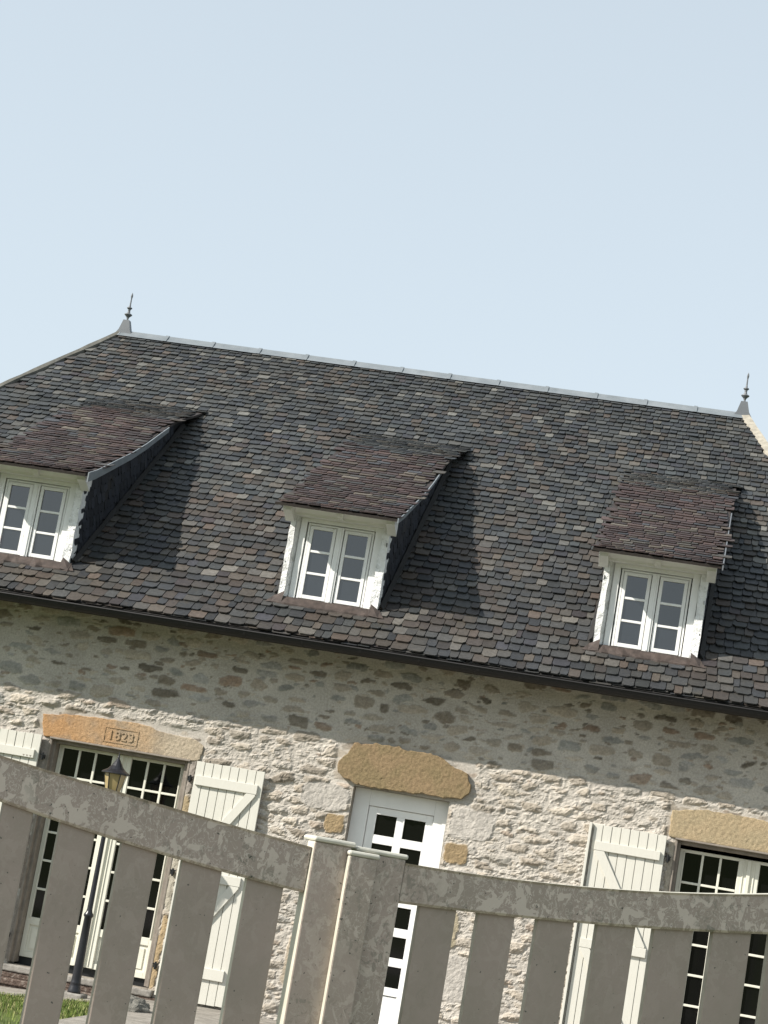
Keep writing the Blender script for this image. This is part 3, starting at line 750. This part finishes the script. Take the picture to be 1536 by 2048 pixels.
# ------------------------------------------------------------------ front door
def front_door():
    y = .15; x0, x1, zt_ = OPS[1][0], OPS[1][1], OPS[1][3]
    d = empty('front_door', (-.88-house.location.x, y-house.location.y, .25), parent=house)
    mb = MB(); mb.box(x0+.001, -1.19, y-.02, y+.06, .22, zt_-.001); mb.box(-.545, x1-.001, y-.02, y+.06, .22, zt_-.001); mb.box(-1.19, -.545, y-.0195, y+.06, 2.312, zt_-.0015)
    H(mb, 'door_frame', M_WHITE, d, bevel=.004)
    L, Rr = -1.186, -.549; cols = [(-1.103, -.902), (-.823, -.618)]; rows = [(2.043-.281*i, 2.240-.281*i) for i in range(6)]
    mb = MB(); e = .035
    mb.box(L, cols[0][0], y, y+.04, .25, 2.308); mb.box(cols[1][1], Rr, y, y+.04, .25, 2.308); mb.box(cols[0][1], cols[1][0], y+.0003, y+.04, rows[5][0], 2.24)
    zz = [2.308]+[v for r in rows for v in (r[1], r[0])]
    mb.box(cols[0][0], cols[1][1], y+.0006, y+.04, 2.24, 2.308)
    for i in range(5):
        for c in cols: mb.box(c[0], c[1], y+.0004, y+.04, rows[i+1][1], rows[i][0])
    mb.box(cols[0][0], cols[1][1], y+.0006, y+.04, .56, rows[5][0])
    mb.box(cols[0][0], cols[1][1], y+.0006, y+.04, .25, .34); mb.box(cols[0][0], cols[1][1], y+.012, y+.03, .34, .553)
    H(mb, 'door_leaf', M_WHITE, d, bevel=.003)
    for c in cols:
        for r in rows:
            mb = MB(); mb.box(c[0]-.001, c[1]+.001, y+.015, y+.02, r[0]-.001, r[1]+.001); H(mb, 'pane', M_DGLASS, d)
    mb = MB(); mb.box(-1.172, -1.135, y-.008, y+.001, 1.2, 1.42); mb.box(-1.165, -1.145, y-.045, y-.006, 1.30, 1.32); mb.box(-1.165, -1.05, y-.05, y-.036, 1.302, 1.318)
    H(mb, 'handle', M_IRON, d, bevel=.003)
front_door()

# doorsteps
for x0, x1, _, _ in OPS:
    mb = MB(); mb.box(x0-.06, x1+.06, -.075, .20, .155, .218)
    s = H(mb, 'doorstep', M_SILL, bevel=.012)
    mb = MB(); mb.box(x0-.12, x1+.12, -.06, .1, .095, .1545); mb.box(x0-.16, x1+.16, -.16, .0, .035, .095); mb.box(x0-.16, x1+.16, -.14, -.02, -.15, .034)
    H(mb, 'brick_base', M_BRICK, s, bevel=.01)

# ------------------------------------------------------------------ shutters
def shutter(x0, x1, z0, z1, flip, label, bars, seed, shadow=.055):
    # flip=1: braces rise towards +x
    o = empty('shutter', ((x0+x1)/2-house.location.x, -.05-house.location.y, z0), parent=house); o['label'] = label
    rg = random.Random(seed); mb = MB(); n = 8; w = (x1-x0)/n; y1, y0 = -.045, -.072
    for i in range(n):
        a = x0+i*w; dy = rg.uniform(-.002, .002); mb.prism([(a+.003, y0+dy, z0+rg.uniform(-.004, .004)), (a+w-.003, y0+dy, z0+rg.uniform(-.004, .004)), (a+w-.003, y0+dy, z1+rg.uniform(-.003, .003)), (a+.003, y0+dy, z1+rg.uniform(-.003, .003))], (0, y1-y0, 0))
    mb.box(x0+.002, x1-.002, y1-.008, y1-.002, z0+.006, z1-.006)
    H(mb, 'planks', M_SHUT, o, bevel=.002)
    bx0, bx1 = x0+.02, x1-.045
    if not flip: bx0, bx1 = x0+.03, x1-.04
    for za, zb_ in bars:
        mb = MB(); mb.box(bx0, bx1, y0-.026, y0+.001, za, zb_); H(mb, 'batten', M_SHUT, o, bevel=.004)
    for (t0, t1) in zip(bars, bars[1:]):
        hi, lo = t0[0], t1[1]; bw = .075
        if flip: P = [(bx1-.01-bw*1.2, hi-.001), (bx1-.01, hi-.001), (bx1-.01, hi-.02), (bx0+.02+bw*1.2, lo+.001), (bx0+.02, lo+.001), (bx0+.02, lo+.02)]
        else: P = [(bx0+.01+bw*1.2, hi-.001), (bx0+.01, hi-.001), (bx0+.01, hi-.02), (bx1-.02-bw*1.2, lo+.001), (bx1-.02, lo+.001), (bx1-.02, lo+.02)]
        mb = MB(); mb.prism([(p[0], y0-.023, p[1]) for p in P], (0, .0225, 0)); H(mb, 'brace', M_SHUT, o, bevel=.003)
    return o
BARS = [(2.222, 2.315), (1.325, 1.415), (.418, .525)]
shutter(-2.908, -2.218, .185, 2.452, True, 'shutter right of the left french door', BARS, 1)
shl = shutter(-5.205, -4.502, .185, 2.450, False, 'shutter cut off by the left edge of the photo', [(2.212, 2.298), (1.31, 1.40), (.41, .51)], 2)
mb = MB()
for i in range(3):
    x = -4.575-i*.035; mb.prism([(x-.011, -.0995, 2.236), (x+.011, -.0995, 2.236), (x+.001, -.0995, 2.219)], (0, .001, 0))
H(mb, 'carved_notches', M_TAUPE, shl)
sh3 = shutter(1.000, 1.690, .185, 2.487, False, 'shutter left of the right french door', [(2.245, 2.33), (1.335, 1.42), (.43, .53)], 3)
mb = MB(); mb.box(.957, .982, -.105, -.03, .185, 2.492); mb.box(.982, .999, -.035, -.015, .186, 2.44); mb.box(.972, 1.10, -.04, -.02, 2.44, 2.492); H(mb, 'folded_edge_board', M_SHUT, sh3, bevel=.003)
for x, z, s in ((-4.468, 2.25, -1), (-4.468, .5, -1), (-2.952, 2.274, 1), (-2.952, 1.36, 1), (-2.952, .461, 1), (1.724, 2.28, -1), (1.724, .5, -1)):
    mb = MB(); mb.lathe((x, -.05, z-.04), [(.011, 0), (.011, .075)], 10); mb.box(x-.012 if s < 0 else x-.022, x+.022 if s < 0 else x+.012, -.05, 0.01, z-.024, z+.010)
    mb.box(x-.03, x+.03, -.056, -.047, z+.008, z+.022)
    H(mb, 'hinge', M_IRON, bevel=.003)

# ------------------------------------------------------------------ gate (two leaves)
GA = rad(31.0); GO = Vector((1.12403, -15.15469, 0))
GT = Vector((math.cos(GA), math.sin(GA), 0)); GN = Vector((math.sin(GA), -math.cos(GA), 0))     # along, towards the camera
def gate_leaf(smin, label):
    g = empty('garden_gate', tuple(GO+GT*smin), GA)
    tag(g, label, 'gate', 'two leaves of the driveway gate'); return g
def gbox(g, s_off, name, mat, s0, s1, d0, d1, z0, z1, bevel=.004, top=None):
    # local: x along leaf, -y towards the camera
    mb = MB()
    if top: mb.prism([(s0-s_off, -d1, z0), (s1-s_off, -d1, z0), (s1-s_off, -d1, top(s1)), (s0-s_off, -d1, top(s0))], (0, d1-d0, 0))
    else: mb.box(s0-s_off, s1-s_off, -d1, -d0, z0, z1)
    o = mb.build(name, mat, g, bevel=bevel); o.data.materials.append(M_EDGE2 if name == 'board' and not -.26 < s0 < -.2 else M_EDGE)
    return sunlit_edges(o)
def interp(pts): 
    X_ = [p[0] for p in pts]; Y_ = [p[1] for p in pts]; co = np.polyfit(X_, Y_, 2)
    return lambda s: float(np.polyval(co, s))
LT = interp([(-.873,1.813),(-.756,1.808),(-.634,1.794),(-.510,1.776),(-.384,1.758),(-.258,1.750),(-.103,1.740)])
LB = interp([(-.853,1.715),(-.722,1.700),(-.551,1.677),(-.363,1.647),(-.210,1.636),(-.096,1.632)])
RTp = interp([(.149,1.738),(.404,1.746),(.642,1.758),(.856,1.778),(1.175,1.823)])
RB = interp([(.149,1.642),(.352,1.651),(.629,1.667),(.916,1.691),(1.191,1.721)])
def rail(g, off, s0, s1, top, bot, name):
    mb = MB(); n = 40; r = .006; vs = []
    for i in range(n+1):
        s = s0+(s1-s0)*i/n; t, b = top(s), bot(s)
        vs += [(s-off, -.008, b+r), (s-off, -.008-0+.0, t-r), (s-off, -.012+.0, t), (s-off, .020, t), (s-off, .026, t-r), (s-off, .026, b), (s-off, -.004, b)]
    vs = [(x, y-.0 if y > 0 else y-.004, z) for x, y, z in vs]; k = 7
    mb.add(vs, [(k*i+a, k*i+k+a, k*i+k+(a+1) % k, k*i+(a+1) % k) for i in range(n) for a in range(k)]+[tuple(range(k)), tuple(n*k+a for a in range(k))])
    return sunlit_edges(mb.build(name, M_RAIL, g))
BZ = 0.12
def cap(g, off, s0, s1, d0, d1, z, name='cap', tilt=0.0):
    mb = MB(); mb.box(s0-off, s1-off, -d1, -d0, z, z+.012); o = mb.build(name, M_CAP, g, bevel=.005); return o
# left leaf
offL = -2.2; gl = gate_leaf(offL, 'left gate leaf of wide weathered boards, its stained top rail dipping to the post')
rail(gl, offL, -2.2, -.103, LT, LB, 'top_rail')
boards = [(-.969,-.880),(-.773-.072,-.773),(-.708,-.623),(-.558,-.469),(-.407,-.307),(-.244,-.149)]
boards += [(-1.13-i*.155, -1.04-i*.155) for i in range(7)]
def lt2(s): return min(LB(s)+.03, LT(s)-.012)
for a, b in boards:
    gbox(gl, offL, 'board', M_BOARD, a, b, -.020, .0, BZ+.1, 0, .004, top=lt2)
gbox(gl, offL, 'bottom_rail', M_RAIL, -2.2, -.103, -.022, .008, BZ, BZ+.1)
gbox(gl, offL, 'end_post', M_STILE, -.101, -.004, -.026, .022, BZ-.04, 1.753)
gbox(gl, offL, 'outer_post', M_STILE, -2.28, -2.201, -.040, .012, BZ-.04, LT(-2.2)+.01)
gbox(gl, offL, 'cover_strip', M_STILE, -.014, .060, .0225, .040, BZ-.04, 1.734)
cap(gl, offL, -.104, .004, -.052, .029, 1.7535); cap(gl, offL, -.017, .064, .0225, .044, 1.7345)
# right leaf
offR = 0.062; gr = gate_leaf(offR, 'right gate leaf of wide weathered boards, its stained top rail rising away from the post')
rail(gr, offR, .143, 2.3, RTp, RB, 'top_rail')
for a, b in [(.204,.304),(.362,.463),(.525,.627),(.693,.803),(.856,.971),(1.028,1.143),(1.20,1.31),(1.37,1.48),(1.54,1.65),(1.71,1.82),(1.88,1.99),(2.05,2.16)]:
    gbox(gr, offR, 'board', M_BOARD, a, b, -.020, .0, BZ+.1, 0, .004, top=lambda s: RB(s)+.03)
gbox(gr, offR, 'bottom_rail', M_RAIL, .143, 2.3, -.022, .008, BZ, BZ+.1)
gbox(gr, offR, 'end_post', M_STILE, .012, .141, -.040, .018, BZ-.04, 1.746)
gbox(gr, offR, 'outer_post', M_STILE, 2.301, 2.38, -.040, .012, BZ-.04, RTp(2.3)+.01)
cap(gr, offR, .008, .146, -.052, .0215, 1.7465)

# ------------------------------------------------------------------ street lamp
lp = empty('street_lamp', (-3.515, -.7, .12)); tag(lp, 'black lamp post with amber glass lantern standing before the left french door', 'street lamp')
mb = MB(); mb.lathe((0,0,0), [(.062,0),(.062,.014),(.057,.035),(.052,.06),(.047,.08),(.050,.09),(.047,.10),(.044,.13),(.039,.50),(.036,.70),(.047,.715),(.044,.732),(.031,.752),(.028,.765),(.026,.78),(.020,1.65),(.017,1.72),(.03,1.735),(.03,1.75),(.016,1.77),(.016,1.80)], 20)
mb.build('post', M_LAMP, lp, smooth=True)
mb = MB(); S6 = 6; zc = 1.80
mb.lathe((0,0,zc), [(.02,0),(.062,.012),(.066,.022),(.05,.03)], 6, .2)
for i in range(6):      # corner bars
    a = .2+i*math.pi/3; p0 = Vector((.060*math.cos(a), .060*math.sin(a), zc+.02)); p1 = Vector((.108*math.cos(a), .108*math.sin(a), zc+.262))
    t = Vector((-math.sin(a), math.cos(a), 0))*.004; r_ = Vector((math.cos(a), math.sin(a), 0))*.005
    vs = [p0-t, p0+t, p0+t+r_, p0-t+r_, p1-t, p1+t, p1+t+r_, p1-t+r_]; mb.add(vs, [(0,1,5,4),(1,2,6,5),(2,3,7,6),(3,0,4,7),(0,1,2,3),(4,5,6,7)])
ln = mb.build('lantern_frame', M_LAMP, lp)
mb = MB(); mb.lathe((0,0,zc), [(.058,.03),(.105,.26)], 6, .2); mb.build('lantern_glass', M_AMBER, lp)
mb = MB(); mb.lathe((0,0,zc), [(.112,.256),(.137,.262),(.136,.272),(.115,.284),(.085,.302),(.055,.335),(.034,.372),(.016,.40),(.010,.408),(.012,.418),(.008,.43),(.004,.455),(.001,.475)], 18, .2); mb.build('lantern_roof', M_LAMP, lp)
blk = MB(); blk.box(-3.625, -3.405, -.81, -.59, -.02, .1195)
cb = blk.build('concrete_block', M_SILL, None, bevel=.012); tag(cb, 'small concrete footing block under the black lamp post', 'concrete block')

# ------------------------------------------------------------------ ground
def gz_(x, y):
    t = max(0, min(1, (x+4.6)/2.3)); t = t*t*(3-2*t)
    f = max(0, min(1, (y+13)/8)); b = .155*t*f
    if y < -45: b += (1-math.cos(min(1, (-45-y)/90)*math.pi))*.5*11  # unseen rise behind the camera, added to darken reflections in the glass
    return b
def sheet(xs, ys, off, name, mat):
    vs = [(x, y, gz_(x, y)+off) for y in ys for x in xs]; n = len(xs)
    mb = MB(); mb.add(vs, [(j*n+i, j*n+i+1, (j+1)*n+i+1, (j+1)*n+i) for j in range(len(ys)-1) for i in range(n-1)])
    o = mb.build(name, mat, recalc=False); tag(o, kind='structure'); return o
xs = [-900,-300,-120,-60,-30,-15,-8]+[-7+.5*i for i in range(25)]+[8,15,30,60,120,300,900]
ys = [-900,-400,-200,-135,-120,-105,-90,-75,-60,-45,-35,-28,-22]+[-20+.5*i for i in range(44)]+[5,10,20,60,200,900]
sheet(xs, ys, -.012, 'lawn', M_LAWN)
sheet([-7.5+.25*i for i in range(52)], [-1.15, -.9, -.6, -.3, -.02], .004, 'paved_path', M_PAVE)
sheet([-2.75+.25*i for i in range(48)], [-10, -9, -8, -7, -6, -5, -4, -3, -2, -1.152], .004, 'paved_terrace', M_PAVE)  # paving carried out of view and lightened to bounce light onto the wall
sheet([-40,-20,-10,-5,0,5,10,20,40], [-27,-22,-19.5,-17.5,-16.4], .004, 'bounce_road', M_PAVE)  # unseen pale ground before the gate, added to bounce warm light onto it
# grass
rg = random.Random(9); mb = MB()
for i in range(26000):
    x = rg.uniform(-6.2, -2.6); y = -1.0-abs(rg.gauss(0, 1.3))
    if x > -2.75: continue
    if -3.66 < x < -3.37 and y > -1.05: continue
    z = gz_(x, y)-.015; h = (.32 if y > -1.9 else .55)*rg.uniform(.05, .13)*(1.15 if rg.random() < .2 else 1); a = rg.uniform(0, 6.28); w = rg.uniform(.002, .0045); l = rg.uniform(.1, .5)*h
    dx, dy = math.cos(a), math.sin(a); k = rg.uniform(.7, 1.35); c = rg.choice([(.11,.155,.03),(.14,.18,.04),(.085,.125,.028),(.26,.25,.11)]); c = tuple(v*k for v in c)
    mb.add([(x-dy*w, y+dx*w, z), (x+dy*w, y-dx*w, z), (x+dx*l*.4+dy*w*.7, y+dy*l*.4-dx*w*.7, z+h*.6), (x+dx*l*.4-dy*w*.7, y+dy*l*.4+dx*w*.7, z+h*.6), (x+dx*l, y+dy*l, z+h)], [(0,1,2,3),(3,2,4)], c)
gr_ = mb.build('grass', M_GRASS, recalc=False); tag(gr_, 'patch of green lawn grass along the paved path', 'grass', kind='stuff')
# rocks
for i, (x, y, r, lab) in enumerate(((-2.72, -1.75, .17, 'larger pale grey rock at the end of the lawn, right of the lamp post'), (-2.86, -1.42, .10, 'small grey rock just behind a larger one beside the path'))):
    bm = bmesh.new(); bmesh.ops.create_icosphere(bm, subdivisions=4, radius=1)
    for v in bm.verts:
        n = mn.fractal(v.co*1.3+Vector((i*5, 0, 0)), 1, 2, 4); v.co *= 1+.25*n; v.co = Vector((v.co.x*r*1.3, v.co.y*r, v.co.z*r*.55))
    me = bpy.data.meshes.new('rock'); bm.to_mesh(me); bm.free(); me.materials.append(M_ROCK)
    o = bpy.data.objects.new('rock', me); COL.objects.link(o); o.location = (x, y, gz_(x, y)+r*.25); tag(o, lab, 'rock')
